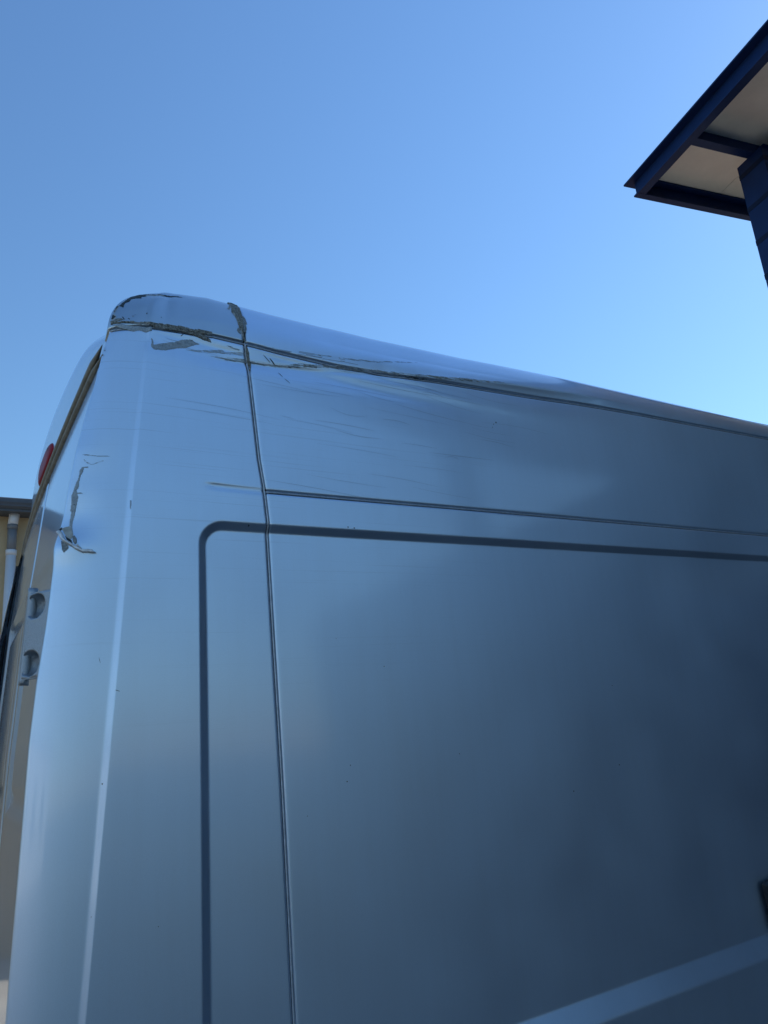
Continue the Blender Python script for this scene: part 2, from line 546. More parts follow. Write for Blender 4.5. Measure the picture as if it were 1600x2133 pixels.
# rows: fixed heights, then up to the seam below the corner cap
ncol = len(corner_cols(1.0))
Ur, Wr = [], []
for z in ws3:
    Ur.append(corner_cols(z)); Wr.append(np.full(ncol, z))
top = 2.55
for s in np.concatenate([np.linspace(0, 1, 22)[1:-1]]):
    zc = top+(zd(corner_cols(2.62))-GAP-0.012-top)*s
    uc = corner_cols(top+(2.65-top)*s)
    Ur.append(uc); Wr.append(zc)
for e in EDGE[::-1]:
    uc = corner_cols(2.65)
    Ur.append(uc); Wr.append(zd(uc)-GAP-e)
Uc, Wc = np.array(Ur).T, np.array(Wr).T
panel('rear_corner_panel', Uc, Wc, 'paint_worn', ['u1', 'v1'], label='rear corner panel with torn edge and flaking paint')
# corner cap
ph = np.concatenate([np.array(EDGE)+GAP, np.linspace(0.0125, 0.12*np.pi/2, 64)])
u_end = xc(2.63)-1.62*Lc(2.63)
uc = np.concatenate([lin((u_end, 0.66, 0.006)), ])
uc = np.concatenate([np.linspace(u_end, 0.681-GAP-0.012, 64), 0.681-GAP-np.array(EDGE)[::-1]])
U, W = np.meshgrid(uc, ph, indexing='ij')
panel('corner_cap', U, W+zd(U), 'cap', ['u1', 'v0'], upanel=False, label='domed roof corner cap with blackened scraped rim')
# roof
ur = np.concatenate([EDGE, lin((0.014, 1.6, 0.012), (1.6, 2.6, 0.03), (2.6, 4.25, 0.06))])+0.681+GAP
U, W = np.meshgrid(ur, ph, indexing='ij')
P = roll_in(S(U, W+zd(U), False), ['u0', 'v0'])
# continue over the roof to the far side
edge = P[:, -1]
more = []
for s in np.linspace(0, 1, 14)[1:]:
    y = edge[:, 1]+(YM-2*0.0+0.0-edge[:, 1]-edge[:, 1])*s
    more.append(np.stack([edge[:, 0], y, edge[:, 2]+0.03*np.sin(np.pi*s)], 1))
far = P[:, ::-1].copy(); far[..., 1] = YM-far[..., 1]
P = np.concatenate([P, np.stack(more, 1), far[:, 1:]], 1)
mesh('roof', P.reshape(-1, 3), gridfaces(*P.shape[:2]), 'roofpaint', van, VB, smooth=True)
# rear end of the roof, behind the seam: from the cap's inner line to the far side
ucap = uc
E0 = S(ucap, zd(ucap)+0.12*np.pi/2, False)
E1 = E0.copy(); E1[:, 1] = YM-E1[:, 1]
ss = np.linspace(0, 1, 14)
P = E0[:, None, :]*(1-ss)[None, :, None]+E1[:, None, :]*ss[None, :, None]
P[..., 2] += 0.03*np.sin(np.pi*ss)[None, :]
mesh('rear_roof_strip', P.reshape(-1, 3), gridfaces(*P.shape[:2]), 'roofpaint', van, VB, smooth=True)
# far corner cap and far side, mirrored
U, W = np.meshgrid(uc, ph, indexing='ij')
P = S(U, W+zd(U), False); P[..., 1] = YM-P[..., 1]
mesh('corner_cap', P.reshape(-1, 3), gridfaces(*P.shape[:2]), 'paint', van, VB, smooth=True)
uf = lin((0.0, 0.9, 0.03), (0.9, 4.25, 0.1)); wf = lin((0.32, 2.62, 0.06), (2.62, 2.66, 0.02))
U, W = np.meshgrid(uf, wf, indexing='ij')
U = U+xc(W)-Lc(W)*1.2
P = S(U, np.minimum(W, zd(U))); P[..., 1] = YM-P[..., 1]
mesh('far_side_panel', P.reshape(-1, 3), gridfaces(*P.shape[:2]), 'paint', van, VB, smooth=True)

# dark inner shell right behind the seams, so that gaps read dark
def inset(P, d=0.011):
    P = P.copy(); P[..., 1] += d
    return P


# seam beads
zz = np.linspace(0.34, 2.66, 240)
P = S(xv(zz), zz); P[:, 1] += 0.0028
tube('seam_bead', P, 0.0029, 'seam', van, VB)
P = S(xv(zz), zz); P[:, 1] += 0.012
tube('seam_channel', P, 0.008, 'gap', van, VB)
xx = np.linspace(0.715, 4.9, 300)
P = S(xx, ZS+0*xx); P[:, 1] += 0.0035
tube('seam_bead', P, 0.0024, 'seam', van, VB)
P = S(xx, ZS+0*xx); P[:, 1] += 0.012
tube('seam_channel', P, 0.008, 'gap', van, VB)
xx = np.linspace(xc(2.63)-Lc(2.63)*1.0, 4.9, 420)
P = S(xx, zd(xx), False); P[:, 1] += 0.012; P[:, 0] += 0.008*(xx < 0.42)
tube('seam_channel', P, 0.008, 'gap', van, VB)
P = S(xx, zd(xx), False); P[:, 1] += 0.004; P[:, 0] += 0.002*(xx < 0.42)
tube('seam_bead', P, 0.0022, 'seam', van, VB)
ww = np.linspace(0, 0.12*np.pi/2, 40)
P = S(0.681+0*ww, zd(0.681)+ww, False); P[:, 1] += 0.012*np.cos(ww/0.12); P[:, 2] -= 0.012*np.sin(ww/0.12)
tube('seam_channel', P, 0.008, 'gap', van, VB)

#REAR
# ---------------------------------------------------------------- rear of the van
DZ = np.array([0.45, 1.1, 1.6, 2.12, 2.56]); DX = np.array([0.175, 0.190, 0.213, 0.250, 0.300])
def xd(z): return np.interp(z, DZ, DX)
def zseam(y): return 2.585-0.02*y-0.055*np.clip((y-1.3)/0.74, 0, 1)**2


def door_disp(y, z, y0, y1):
    # pressed blank where a window would be
    a = np.minimum(np.minimum(y-(y0+0.10), (y1-0.08)-y), np.minimum(2.125-z, z-1.45))
    d = 0.010*sstep(a/0.02+0.5)
    b = np.minimum(np.minimum(y-(y0+0.16), (y1-0.14)-y), np.minimum(2.06-z, z-1.5))
    return d-0.006*sstep(b/0.03+0.5)


def rear_door(y0, y1):
    yy = lin((y0, y1, 0.0125))
    t = np.concatenate([np.linspace(0, 1, 130)])
    Y, T = np.meshgrid(yy, t, indexing='ij')
    Z = 0.5+(zseam(Y)-0.018-0.5)*T
    e = np.minimum(np.minimum(Y-y0, y1-Y), 1.0)
    X = xd(Z)+door_disp(Y, Z, y0, y1)+0.012*np.clip(1-e/0.02, 0, 1)**2 + 0.03*((Y-1.02)/1.02)**2*0.4
    P = np.stack([X, Y, Z], -1)
    o = mesh('rear_door', P.reshape(-1, 3), gridfaces(*P.shape[:2]), 'paint', van, VB, smooth=True)
    return o


door_a = rear_door(0.105, 1.012)
door_b = rear_door(1.028, 1.935)
v, f = boxv((0.38, 0.14, 0.5), (0.42, 1.90, 2.50))
mesh('door_aperture', v, f, 'gap', van, VB)
# header above the doors
yy = np.linspace(0.06, 1.98, 90)
hf = 0.02+0.125*np.sin(np.pi*np.clip((yy-0.02)/2.0, 0, 1))**0.8
tv = np.linspace(0, 1, 12)
ph2 = np.linspace(0, np.pi/2, 16)[1:]
bow = 0.012*((yy-1.02)/0.96)**2+0.03*np.abs((yy-1.02)/0.96)**6
ztop = 2.71+0.145*sstep((yy-0.08)/0.4)*sstep((1.96-yy)/0.4)
rowsP = []
for t in tv:
    rowsP.append(np.stack([0.300+bow-0.010*np.sin(np.pi*np.clip((yy-0.1)/1.9, 0, 1))*t, yy, zseam(yy)+0.012+hf*t], 1))
for p in ph2:
    rowsP.append(np.stack([0.300+bow-0.010*np.sin(np.pi*np.clip((yy-0.1)/1.9, 0, 1))+0.16*(1-np.cos(p)), yy, zseam(yy)+0.012+hf+(ztop-zseam(yy)-0.012-hf)*np.sin(p)], 1))
P = np.stack(rowsP, 1)
mesh('rear_header', P.reshape(-1, 3), gridfaces(*P.shape[:2]), 'paint', van, VB, smooth=True)
# rubber seal in the gap over the doors: two lips
for k, (dz, dx, r) in enumerate(((0.010, -0.005, 0.011), (-0.016, -0.003, 0.010))):
    P = np.stack([0.300+0.012*((yy-1.02)/0.96)**2+dx, yy, zseam(yy)+dz], 1)
    tube('door_seal', P, r, 'rubber', van, VB, rs=r*np.clip((yy-0.05)/0.12, 0.08, 1))
P = np.stack([0.302+0.012*((yy-1.02)/0.96)**2, yy, zseam(yy)-0.003], 1)
tube('seam_channel', P, 0.008, 'gap', van, VB, rs=0.008*np.clip((yy-0.05)/0.12, 0.05, 1))
# door gap trim at the far side, lower left of the frame
zf = np.linspace(1.0, 2.44, 40)
tube('door_edge_trim', np.stack([xd(zf)-0.002, 1.985+0*zf, zf], 1), 0.007, 'gap', van, VB)
# third brake light on the header
root = None
def blob(name, c, rx, ry, rz, mat, parent, n=24, m=14, e=0.7):
    th = np.linspace(0, 2*np.pi, n, endpoint=False); p = np.linspace(0, np.pi/2, m)
    V = []
    for a in p:
        for b in th:
            k = np.cos(a)**e
            V.append((c[0]-rx*np.sin(a)**1.0, c[1]+ry*k*np.sign(np.cos(b))*abs(np.cos(b))**0.6, c[2]+rz*k*np.sign(np.sin(b))*abs(np.sin(b))**0.8))
    F = []
    for i in range(m-1):
        for k in range(n):
            F.append((i*n+k, i*n+(k+1) % n, (i+1)*n+(k+1) % n, (i+1)*n+k))
    return mesh(name, V, F, mat, parent, VB, smooth=True)
bl = blob('brake_light', (0.308, 1.10, 2.625), 0.026, 0.20, 0.045, 'red', van, e=0.3)
bl['label'] = 'red high-mounted brake light'
blob('lens_recess', (0.288, 0.97, 2.640), 0.006, 0.018, 0.010, 'red_dark', bl)

# hinge: a thick plate wrapped round the corner with two dished screw seats
def hinge(z0, h, label=None):
    n, m = 40, 70
    a = np.linspace(0, 1, n); b = np.linspace(0, 1, m)
    A, B = np.meshgrid(a, b, indexing='ij')
    A0 = np.array([0.222, 0.070]); A1 = np.array([0.166, 0.150])
    X = A0[0]+(A1[0]-A0[0])*A; Y = A0[1]+(A1[1]-A0[1])*A; Z = z0+h*B+0*A
    X = X+0.03*(B-0.5)*0.35
    nx, ny = -0.82, -0.57
    d = np.zeros_like(A)
    for cb in (0.17, 0.83):
        r = np.hypot((A-0.74)/0.31, (B-cb)/0.145)
        d += 0.030*np.clip(1-r**3, 0, 1)**0.6
    e = np.minimum(np.minimum(A, 1-A)*0.098, np.minimum(B, 1-B)*h)
    d += 0.006*np.clip(1-e/0.006, 0, 1)**2
    X = X-nx*d; Y = Y-ny*d
    front = np.stack([X, Y, Z], -1)
    back = front.copy(); back[..., 0] += 0.012; back[..., 1] += 0.009
    V = np.concatenate([front.reshape(-1, 3), back.reshape(-1, 3)])
    F = gridfaces(n, m).tolist()
    F += [tuple(x+n*m for x in q[::-1]) for q in F]
    ring = [i*m for i in range(n)]+[(n-1)*m+j for j in range(1, m)]+[i*m+m-1 for i in range(n-2, -1, -1)]+[j for j in range(m-2, 0, -1)]
    for i in range(len(ring)):
        p, q = ring[i], ring[(i+1) % len(ring)]
        F.append((p, q, q+n*m, p+n*m))
    o = mesh('hinge', V, F, 'hinge', van, VB, smooth=True)
    tube('hinge_pin', [(A1[0]+0.010+0.03*(b_-0.5)*0.35, A1[1]+0.010, z0+h*b_) for b_ in (-0.06, 0.0, 0.5, 1.0, 1.06)], 0.011, 'hinge', o, VB, n=12)
    if label: o['label'] = label
    return o
hinge(1.765, 0.20, 'silver door hinge with two dished screw seats')
hinge(0.75, 0.20)

# ---------------------------------------------------------------- rest of the van: cab, wheels, handle
# door handle beside the ledge
hb = [(2.425, 0.842), (2.415, 0.99), (2.66, 1.01), (2.67, 0.85)]
V = [(x, -0.0, z) for x, z in hb]+[(x*0.985+2.54*0.015, -0.035, z*0.94+0.925*0.06) for x, z in hb]
F = [(0, 1, 5, 4), (1, 2, 6, 5), (2, 3, 7, 6), (3, 0, 4, 7), (4, 5, 6, 7)]
bevel(mesh('door_handle', V, F, 'black', van, VB), 0.008, 3)
# cab by lofted sections
secs = []
def ring(x, zt, zw, y0, inset_top):
    ys_ = [(y0+0.02, 0.32), (y0, 0.6), (y0, 0.9), (y0+0.01, zw), (y0+inset_top*0.6, zw+(zt-zw)*0.7), (y0+inset_top, zt-0.06), (y0+inset_top+0.12, zt)]
    pts = [(x, a, b) for a, b in ys_]
    pts += [(x, YM-a, b) for a, b in ys_[::-1]]
    return pts
L_ = [ring(4.92, 2.845, 1.5, 0.02, 0.05), ring(5.15, 2.80, 1.45, 0.02, 0.10), ring(5.45, 2.45, 1.42, 0.03, 0.14), ring(5.85, 1.85, 1.38, 0.05, 0.12), ring(6.15, 1.40, 1.2, 0.08, 0.08), ring(6.45, 1.18, 1.0, 0.14, 0.08), ring(6.6, 0.95, 0.85, 0.24, 0.06)]
V = [p for r in L_ for p in r]
nr = len(L_[0]); F = []
for i in range(len(L_)-1):
    for k in range(nr-1):
        F.append((i*nr+k, (i+1)*nr+k, (i+1)*nr+k+1, i*nr+k+1))
F.append(tuple((len(L_)-1)*nr+k for k in range(nr)))
o = mesh('cab', V, F, 'paint', van, VB, smooth=True)
v = [(5.40, 0.26, 2.55), (5.40, 1.78, 2.55), (6.02, 1.80, 1.66), (6.02, 0.24, 1.66)]
v = [(a+0.03, b, c+0.03) for a, b, c in v]
mesh('windscreen', v, [(0, 1, 2, 3)], 'glass', van, VB)
v = [(4.75, 0.025, 1.5), (5.7, 0.03, 1.47), (5.35, 0.09, 2.15), (4.75, 0.055, 2.2)]
mesh('side_window', [(a, b-0.012, c) for a, b, c in v], [(0, 1, 2, 3)], 'glass', van, VB)
v, f = boxv((0.10, 0.10, 0.34), (0.30, 1.94, 0.52))
bevel(mesh('rear_bumper', v, f, 'black', van, VB), 0.03, 3)
v, f = boxv((0.35, 0.12, 0.28), (6.3, 1.92, 0.40))
mesh('floor_pan', v, f, 'gap', van, VB)
def wheel(x, y):
    n = 32
    prof = [(0.0, -0.10), (0.0, 0.10)]
    ang = np.linspace(0, 2*np.pi, n, endpoint=False)
    def lathe(name, pr, mat, parent):
        V, F = [], []
        for (r, h) in pr:
            for a in ang: V.append((x+r*np.cos(a), y+h, 0.345+r*np.sin(a)))
        for i in range(len(pr)-1):
            for k in range(n): F.append((i*n+k, i*n+(k+1) % n, (i+1)*n+(k+1) % n, (i+1)*n+k))
        return mesh(name, V, F, mat, parent, VB, smooth=True)
    w = lathe('wheel', [(0.22, -0.09), (0.30, -0.11), (0.345, -0.08), (0.345, 0.08), (0.30, 0.11), (0.22, 0.09)], 'tyre', van)
    lathe('rim', [(0.225, -0.085), (0.20, -0.05), (0.08, -0.03), (0.06, -0.06), (0.001, -0.06)], 'rim', w)
for x in (1.35, 5.55):
    for y in (0.12, 1.92): wheel(x, y)

#DECALS-BEGIN
#DECALS-DATA
DECALS = [
    ('seam_sealant', 'grime', 0.002, 0.0025, 0.0015, [(0.3147, 2.6616), (0.3384, 2.6589), (0.3768, 2.6602), (0.4247, 2.6623), (0.4664, 2.6651), (0.4983, 2.6662), (0.531, 2.666), (0.5873, 2.6695), (0.5891, 2.6632), (0.5555, 2.6599), (0.5308, 2.6596), (0.4982, 2.6575), (0.4663, 2.6563), (0.4268, 2.6555), (0.3771, 2.6555), (0.3391, 2.6542), (0.3182, 2.6525)]),
    ('seam_sealant', 'grime', 0.0015, 0.002, 0.0018, [(0.5309, 2.6654), (0.5556, 2.6619), (0.5805, 2.6505), (0.5848, 2.6427), (0.5639, 2.6444), (0.5348, 2.6523), (0.4981, 2.6552), (0.4661, 2.6541), (0.4268, 2.6535), (0.4268, 2.6572), (0.4663, 2.6609), (0.4983, 2.6618)]),
    ('bare_patch', 'dull', 0.0008, 0.0008, 0.002, [(0.3212, 2.6522), (0.3585, 2.6517), (0.4249, 2.6531), (0.4224, 2.6411), (0.4071, 2.6374), (0.3922, 2.6396), (0.3773, 2.6354), (0.3605, 2.6427), (0.3396, 2.6467)]),
    ('bare_patch', 'dull', 0.0005, 0.0008, 0.002, [(0.4217, 2.6208), (0.4264, 2.62), (0.427, 2.6039), (0.4506, 2.6101), (0.4824, 2.6225), (0.5069, 2.6353), (0.5312, 2.6414), (0.5375, 2.6362), (0.5519, 2.6302), (0.531, 2.621), (0.4982, 2.6067), (0.4578, 2.5911), (0.4304, 2.5879), (0.4222, 2.5972)]),
    ('paint_scrape', 'dull', 0.0004, 0.0004, 0.002, [(0.5098, 2.6053), (0.5572, 2.6137), (0.5976, 2.6215), (0.6143, 2.6274), (0.6222, 2.621), (0.6805, 2.6321), (0.6806, 2.6204), (0.6281, 2.6158), (0.6095, 2.6127), (0.577, 2.6094), (0.5371, 2.6045)]),
    ('paint_scrape', 'dull', 0.0006, 0.0006, 0.0015, [(0.5767, 2.5994), (0.6177, 2.6042), (0.6804, 2.6116), (0.6889, 2.6101), (0.6893, 2.6021), (0.6596, 2.5995), (0.6281, 2.5973), (0.597, 2.5982)]),
    ('paint_scrape', 'dull', 0.0004, 0.0004, 0.001, [(0.626, 2.6415), (0.6384, 2.6408), (0.6656, 2.6376), (0.6636, 2.6347), (0.6385, 2.6363)]),
    ('seam_sealant', 'grime', 0.0015, 0.003, 0.0025, [(0.658, 2.782), (0.672, 2.78), (0.684, 2.78), (0.6863, 2.7701), (0.6854, 2.751), (0.684, 2.7335), (0.6839, 2.7243), (0.6851, 2.7085), (0.6808, 2.6909), (0.6798, 2.6793), (0.6811, 2.6636), (0.6846, 2.6561), (0.6788, 2.6583), (0.6731, 2.6717), (0.6697, 2.6835), (0.6666, 2.6888), (0.6644, 2.7012), (0.6627, 2.7135), (0.6603, 2.7189), (0.6556, 2.7262), (0.6597, 2.7419), (0.6605, 2.7548)]),
    ('bare_patch', 'filler', 0.001, 0.001, 0.002, [(0.6835, 2.7231), (0.6911, 2.7217), (0.6949, 2.7143), (0.6937, 2.6994), (0.6881, 2.6968), (0.6901, 2.6877), (0.6848, 2.6799), (0.679, 2.6805), (0.6802, 2.6972)]),
    ('bare_patch', 'filler', 0.001, 0.001, 0.002, [(0.6407, 2.7291), (0.6447, 2.7386), (0.6507, 2.7329), (0.714, 2.846), (0.66, 2.7178), (0.706, 2.848)]),
    ('bare_patch', 'filler', 0.001, 0.001, 0.002, [(0.6604, 2.6795), (0.6631, 2.6854), (0.6707, 2.6894), (0.6703, 2.6727), (0.6665, 2.6742)]),
    ('seam_sealant', 'grime', 0.0012, 0.002, 0.0015, [(0.6825, 2.6516), (0.6884, 2.6468), (0.6933, 2.6341), (0.6952, 2.6147), (0.6988, 2.6005), (0.6932, 2.5755), (0.6892, 2.5747), (0.69, 2.5989), (0.6864, 2.6131), (0.6836, 2.6323)]),
    ('paint_scrape', 'filler', 0.0005, 0.0005, 0.002, [(0.6845, 2.6089), (0.718, 2.6085), (0.7582, 2.6093), (0.799, 2.6148), (0.841, 2.6288), (0.9043, 2.6345), (0.9042, 2.6257), (0.8306, 2.613), (0.7709, 2.6043), (0.7184, 2.6031), (0.6869, 2.601)]),
    ('paint_scrape', 'filler', 0.0004, 0.0004, 0.0015, [(0.8612, 2.6319), (0.9807, 2.6436), (1.1092, 2.6507), (1.1915, 2.6546), (1.1905, 2.649), (1.0753, 2.6433), (0.9427, 2.6312), (0.861, 2.6226)]),
    ('paint_scrape', 'filler', 0.0005, 0.0005, 0.001, [(1.1589, 2.6533), (1.2083, 2.6561), (1.33, 2.6645), (1.4728, 2.6778), (1.6237, 2.6892), (1.6221, 2.6861), (1.4224, 2.6663), (1.2931, 2.6553), (1.1745, 2.6502)]),
    ('paint_scrape', 'deep', 0.0006, 0.0006, 0.001, [(1.1786, 2.6507), (1.2407, 2.6509), (1.3019, 2.6535), (1.3017, 2.6516), (1.2403, 2.648), (1.1822, 2.6481)]),
    ('paint_scrape', 'scuff', 0.0004, 0.0003, 0.001, [(0.7261, 2.6572), (0.8178, 2.6565), (0.936, 2.654), (1.0448, 2.6543), (1.0446, 2.6529), (0.9357, 2.6512), (0.8175, 2.6534), (0.7259, 2.6546)]),
    ('paint_scrape', 'scuff', 0.0004, 0.0003, 0.001, [(0.8472, 2.6596), (0.983, 2.6597), (1.1126, 2.6692), (1.2741, 2.6941), (1.2723, 2.6913), (1.112, 2.6666), (0.9825, 2.6564), (0.8469, 2.6568)]),
    ('black_scrape_slit', 'deep', 0.0006, 0.0008, 0.0015, [(0.1806, 2.7047), (0.18, 2.716), (0.322, 2.681), (0.3258, 2.6923), (0.3268, 2.7047), (0.3291, 2.7151), (0.3313, 2.7262), (0.3339, 2.7361), (0.3447, 2.7431), (0.3662, 2.7462), (0.3906, 2.7473), (0.4342, 2.7494), (0.4696, 2.7544), (0.4988, 2.7502), (0.4993, 2.7472), (0.4711, 2.75), (0.4372, 2.7434), (0.4133, 2.7415), (0.3823, 2.7403), (0.3887, 2.7328), (0.373, 2.7302), (0.3776, 2.7231), (0.3618, 2.7234), (0.3462, 2.7199), (0.348, 2.711), (0.339, 2.708), (0.34, 2.6994), (0.3414, 2.693), (0.196, 2.758), (0.1855, 2.7494), (0.1855, 2.7414), (0.3302, 2.6732), (0.3287, 2.6683), (0.3222, 2.6623)]),
    ('bare_patch', 'filler', 0.0008, 0.001, 0.0015, [(0.3181, 2.6576), (0.3293, 2.6662), (0.3391, 2.6664), (0.3461, 2.6655), (0.3532, 2.662), (0.3422, 2.6603), (0.3309, 2.659), (0.3214, 2.6566)]),
    ('black_scrape_slit', 'deep', 0.0005, 0.0004, 0.0008, [(0.3454, 2.6704), (0.3501, 2.6689), (0.3552, 2.6649), (0.3529, 2.664), (0.3486, 2.6671)]),
    ('black_scrape_slit', 'deep', 0.0005, 0.0004, 0.0008, [(0.3598, 2.668), (0.3646, 2.667), (0.3686, 2.6651), (0.3649, 2.6649)]),
    ('paint_scrape', 'scuff', 0.0005, 0.0004, 0.001, [(0.3699, 2.6741), (0.3768, 2.6765), (0.3842, 2.6764), (0.3791, 2.6745), (0.3733, 2.6708)]),
    ('paint_scrape', 'scuff', 0.0004, 0.0004, 0.001, [(0.2557, 2.2896), (0.2655, 2.2903), (0.2765, 2.2866), (0.2941, 2.2866), (0.3144, 2.284), (0.3259, 2.2799), (0.309, 2.2804), (0.2873, 2.2832), (0.2656, 2.2861)]),
    ('paint_scrape', 'scuff', 0.0004, 0.0004, 0.001, [(0.2601, 2.2777), (0.2657, 2.2712), (0.2739, 2.2655), (0.2847, 2.2636), (0.2942, 2.2672), (0.3077, 2.2723), (0.3077, 2.2703), (0.2942, 2.2653), (0.2848, 2.2606), (0.2725, 2.2629), (0.2622, 2.2706)]),
    ('flaked_paint', 'dull', 0.0008, 0.0008, 0.0012, [(0.2575, 2.255), (0.2602, 2.2567), (0.2726, 2.2557), (0.2733, 2.2534), (0.263, 2.2531), (0.2604, 2.2427), (0.2551, 2.234), (0.252, 2.2191), (0.2509, 2.2026), (0.2462, 2.197), (0.2477, 2.191), (0.2615, 2.1893), (0.2615, 2.1878), (0.2484, 2.1879), (0.2506, 2.179), (0.2464, 2.1633), (0.2437, 2.1461), (0.2421, 2.1301), (0.2378, 2.1186), (0.2387, 2.1004), (0.2311, 2.1071), (0.2304, 2.1147), (0.2332, 2.144), (0.2304, 2.1471), (0.2338, 2.173), (0.233, 2.1834), (0.2378, 2.1933), (0.243, 2.2138), (0.2496, 2.2283), (0.2527, 2.2463)]),
    ('black_scrape_slit', 'deep', 0.0022, 0.0003, 0.0004, [(0.2359, 2.1525), (0.2387, 2.1559), (0.2395, 2.1522), (0.2374, 2.1502)]),
    ('black_scrape_slit', 'deep', 0.0022, 0.0003, 0.0004, [(0.238, 2.161), (0.2422, 2.1628), (0.2436, 2.1606), (0.2408, 2.1572)]),
    ('flaked_paint', 'putty', 0.001, 0.001, 0.001, [(0.2137, 2.1042), (0.2317, 2.1078), (0.2394, 2.1004), (0.2432, 2.0848), (0.2416, 2.0758), (0.2373, 2.0731), (0.23, 2.0783), (0.223, 2.0881)]),
    ('bare_patch', 'filler', 0.002, 0.001, 0.001, [(0.241, 2.0804), (0.2454, 2.0831), (0.2508, 2.0752), (0.2522, 2.0647), (0.2488, 2.059), (0.243, 2.0681)]),
    ('black_scrape_slit', 'deep', 0.0015, 0.0006, 0.0008, [(0.2251, 2.0833), (0.2316, 2.0766), (0.2401, 2.0713), (0.2448, 2.0621), (0.2381, 2.0655), (0.2295, 2.0722)]),  # dark slit in the torn metal, its shade painted as a flat patch
    ('black_scrape_slit', 'deep', 0.0015, 0.0006, 0.0008, [(0.2037, 2.102), (0.2121, 2.1066), (0.2149, 2.1011), (0.21, 2.0971)]),  # smaller dark slit, painted the same way
    ('torn_edge', 'torn', 0.006, 0.004, 0.0012, [(0.202, 2.094), (0.2106, 2.0971), (0.2171, 2.0903), (0.2263, 2.0756), (0.2463, 2.0584), (0.2666, 2.047), (0.2766, 2.0481), (0.2867, 2.0451), (0.2976, 2.0349), (0.2818, 2.0371), (0.2667, 2.0386), (0.2504, 2.0462), (0.232, 2.0616), (0.2185, 2.0726), (0.2096, 2.0836)]),
    ('torn_edge', 'torn', 0.004, 0.002, 0.0012, [(0.2524, 2.0617), (0.255, 2.0602), (0.2653, 2.0484), (0.2616, 2.0485), (0.2514, 2.0567)]),
    ('bare_patch', 'filler', 0.0012, 0.001, 0.001, [(0.2184, 2.0689), (0.2272, 2.0694), (0.235, 2.0555), (0.2339, 2.0486), (0.2247, 2.041), (0.2207, 2.0483)]),  # putty below the tear, its shade put into the darker grey
    ('black_scrape_slit', 'deep', 0.0018, 0.0006, 0.0006, [(0.2172, 2.0705), (0.2204, 2.0694), (0.2209, 2.0583), (0.219, 2.0599)]),
    ('paint_chip', 'scuff', 0.0006, 0.0004, 0.0006, [(0.3698, 2.1681), (0.3734, 2.1676), (0.3724, 2.1431), (0.3688, 2.1484)]),
]
DASHES = [
    ((0.7361, 2.6348), (0.757, 2.6147), 0.0022),
    ((0.7552, 2.6285), (0.7715, 2.6098), 0.0038),
    ((0.7792, 2.5868), (0.791, 2.5734), 0.002),
    ((0.7954, 2.5686), (0.8114, 2.5561), 0.0016),
    ((0.5006, 2.6435), (0.507, 2.6505), 0.0022),
    ((0.3045, 1.7967), (0.3077, 1.7838), 0.0008),
    ((0.3405, 1.7227), (0.351, 1.719), 0.0012),
]
SPECKS = [(0.9585, 2.1353, 0.0021), (0.978, 2.1337, 0.002), (0.6687, 2.1227, 0.0021), (1.5579, 2.5397, 0.0028), (1.5458, 2.5309, 0.0017), (1.5392, 2.5192, 0.0015), (0.9177, 1.5078, 0.0015), (0.9049, 1.4701, 0.0017), (1.8624, 1.4169, 0.0021), (1.6559, 1.3623, 0.0021), (1.2583, 1.5048, 0.0014), (0.4081, 2.6808, 0.0017), (0.4479, 2.6775, 0.0011), (0.3158, 1.5285, 0.0017), (0.2993, 1.2766, 0.0008), (1.8908, 1.6589, 0.0014), (1.0423, 1.7508, 0.0014), (0.791, 1.4036, 0.001), (0.4335, 1.2346, 0.001), (0.903, 1.8284, 0.0008)]
# ---------------------------------------------------------------- damage: flaked paint, sealant, scrapes (real thin relief on the skin)
def in_poly(px, py, poly):
    n = len(poly); inside = np.zeros(px.shape, bool); j = n-1
    for i in range(n):
        xi, yi = poly[i]; xj, yj = poly[j]
        c = ((yi > py) != (yj > py)) & (px < (xj-xi)*(py-yi)/((yj-yi) if yj != yi else 1e-12)+xi)
        inside ^= c; j = i
    return inside


def vnoise(a, b, seed=0):
    r = np.random.default_rng(seed)
    out = np.zeros_like(a)
    for k in range(6):
        fa, fb, p, q = r.normal(0, 1, 4)
        s = 220*(1.6**k)/3
        out += np.sin(a*fa*s+b*fb*s+p*9)*0.6**k
    return out/2.0


